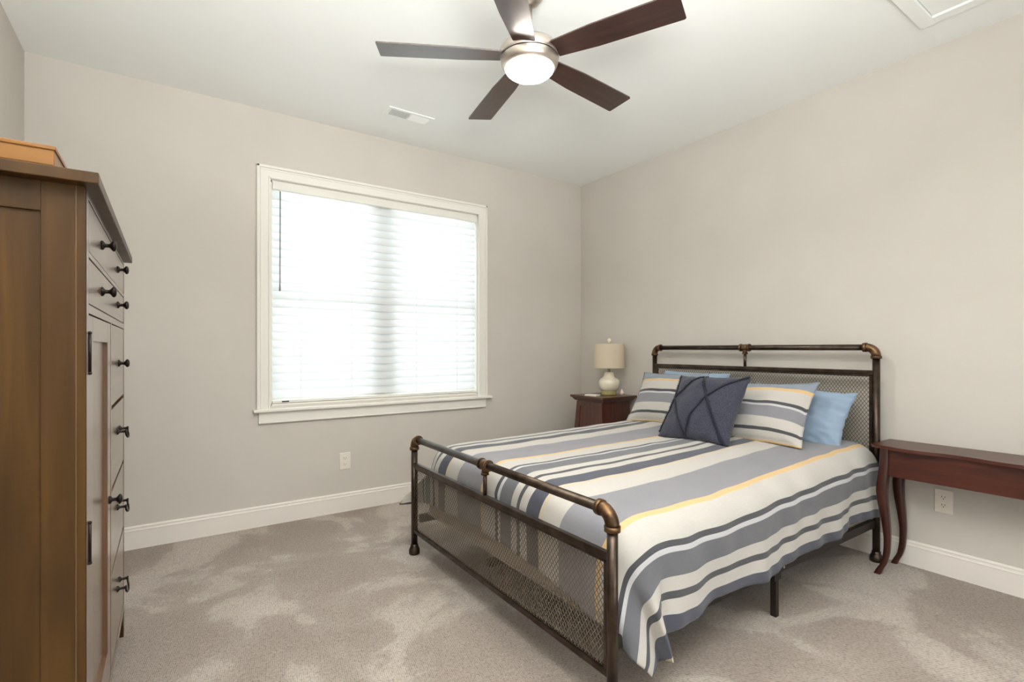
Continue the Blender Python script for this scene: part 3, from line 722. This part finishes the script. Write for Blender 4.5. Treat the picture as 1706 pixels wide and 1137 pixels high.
def place(bot, top, roll=0.0, yawoff=0.0):
    """frame of a pillow whose bottom centre is at bot and whose top centre is at top; its face looks to the foot of the bed"""
    bot, top = Vector(bot), Vector(top); up = (top-bot).normalized()
    right = Vector((math.sin(yawoff), -math.cos(yawoff), 0)); right = (right-up*right.dot(up)).normalized()
    nrm = right.cross(up).normalized()
    c = (bot+top)/2
    M = Matrix(((right.x, up.x, nrm.x, c.x), (right.y, up.y, nrm.y, c.y), (right.z, up.z, nrm.z, c.z), (0, 0, 0, 1)))
    return M @ Matrix.Rotation(roll, 4, 'Z')
def pillow(name, label, m, w, h, t, bot, top, seed, group=None, **kw):
    roll = kw.pop('roll', 0); yo = kw.pop('yawoff', 0)
    bm, surf = pillow_mesh(w, h, t, seed, **kw)
    me = bpy.data.meshes.new(name); bm.to_mesh(me); bm.free(); me.materials.append(m)
    o = bpy.data.objects.new(name, me); S.collection.objects.link(o); o.matrix_world = place(bot, top, roll, yo)
    tag(o, label, 'pillow', group); return o, surf
pillow('bed_pillow', 'light blue pillow leaning on the headboard behind the left striped sham', BLUE, 0.54, 0.38, 0.14, (3.050, 2.26, 0.665), (3.135, 2.26, 0.965), 3, dog=0.04, puff=3.2, wr=0.012, yawoff=0.02)
pillow('bed_pillow', 'rumpled light blue pillow at the right end of the headboard by the console table', BLUE, 0.60, 0.36, 0.15, (2.995, 1.515, 0.670), (3.115, 1.53, 0.880), 9, wr=0.018, roll=-0.11)
pillow('pillow_sham', 'striped sham nearest the nightstand, leaning left of the navy cushion', SHAM, 0.56, 0.42, 0.16, (2.80, 2.295, 0.668), (2.99, 2.345, 0.968), 5, flange=0.05, roll=-0.10)
pillow('pillow_sham', 'striped sham right of the navy cushion, in front of the rumpled blue pillow', SHAM, 0.57, 0.42, 0.17, (2.74, 1.595, 0.656), (2.945, 1.63, 0.940), 12, flange=0.05, roll=-0.05)
cu, surf = pillow('throw_cushion', 'square navy cushion with fringed diamond lines in front of the shams', NAVY, 0.45, 0.45, 0.17, (2.46, 1.785, 0.650), (2.70, 1.82, 0.985), 21, dog=0.08, roll=-0.03, yawoff=0.05)
lines = [[(.45, 0), (.28, .18), (.10, .45), (.0, .93)], [(0.02, 0.02), (.09, .42), (.26, .72), (.43, 1)], [(.42, 0), (.50, .2), (.62, .42), (.78, .7), (.93, 1)], [(.99, 0.01), (.80, .2), (.62, .42), (.47, .72), (.43, 1)]]
for ln in lines:
    pts = []
    for a, b_ in zip(ln, ln[1:]):
        for k in range(14): t = k/14; pts.append((a[0]*(1-t)+b_[0]*t, a[1]*(1-t)+b_[1]*t))
    pts.append(ln[-1]); m = MB(); P3 = []
    for (a, b_) in pts:
        u, v = max(-.985, min(.985, a*2-1)), max(-.985, min(.985, 1-2*b_))
        P3.append(surf(u, v)+Vector((0, 0, 0.003)))
    m.tube(P3, [0.0052+0.0016*random.random() for _ in P3], 6)
    for p, q in zip(P3, P3[1:]):
        for _ in range(12):
            t = random.random(); c = p.lerp(q, t); d = (q-p).normalized(); w = d.cross(Vector((0, 0, 1))).normalized()*random.choice((-1, 1))
            e = c+w*random.uniform(.006, .015)+Vector((0, 0, random.uniform(-.001, .006)))+d*random.uniform(-.003, .003)
            m.bm.faces.new([m.bm.verts.new(x) for x in (c-d*.0016, c+d*.0016, e)])
    o = m.build('fringe_line', NAVYD); o.parent = cu
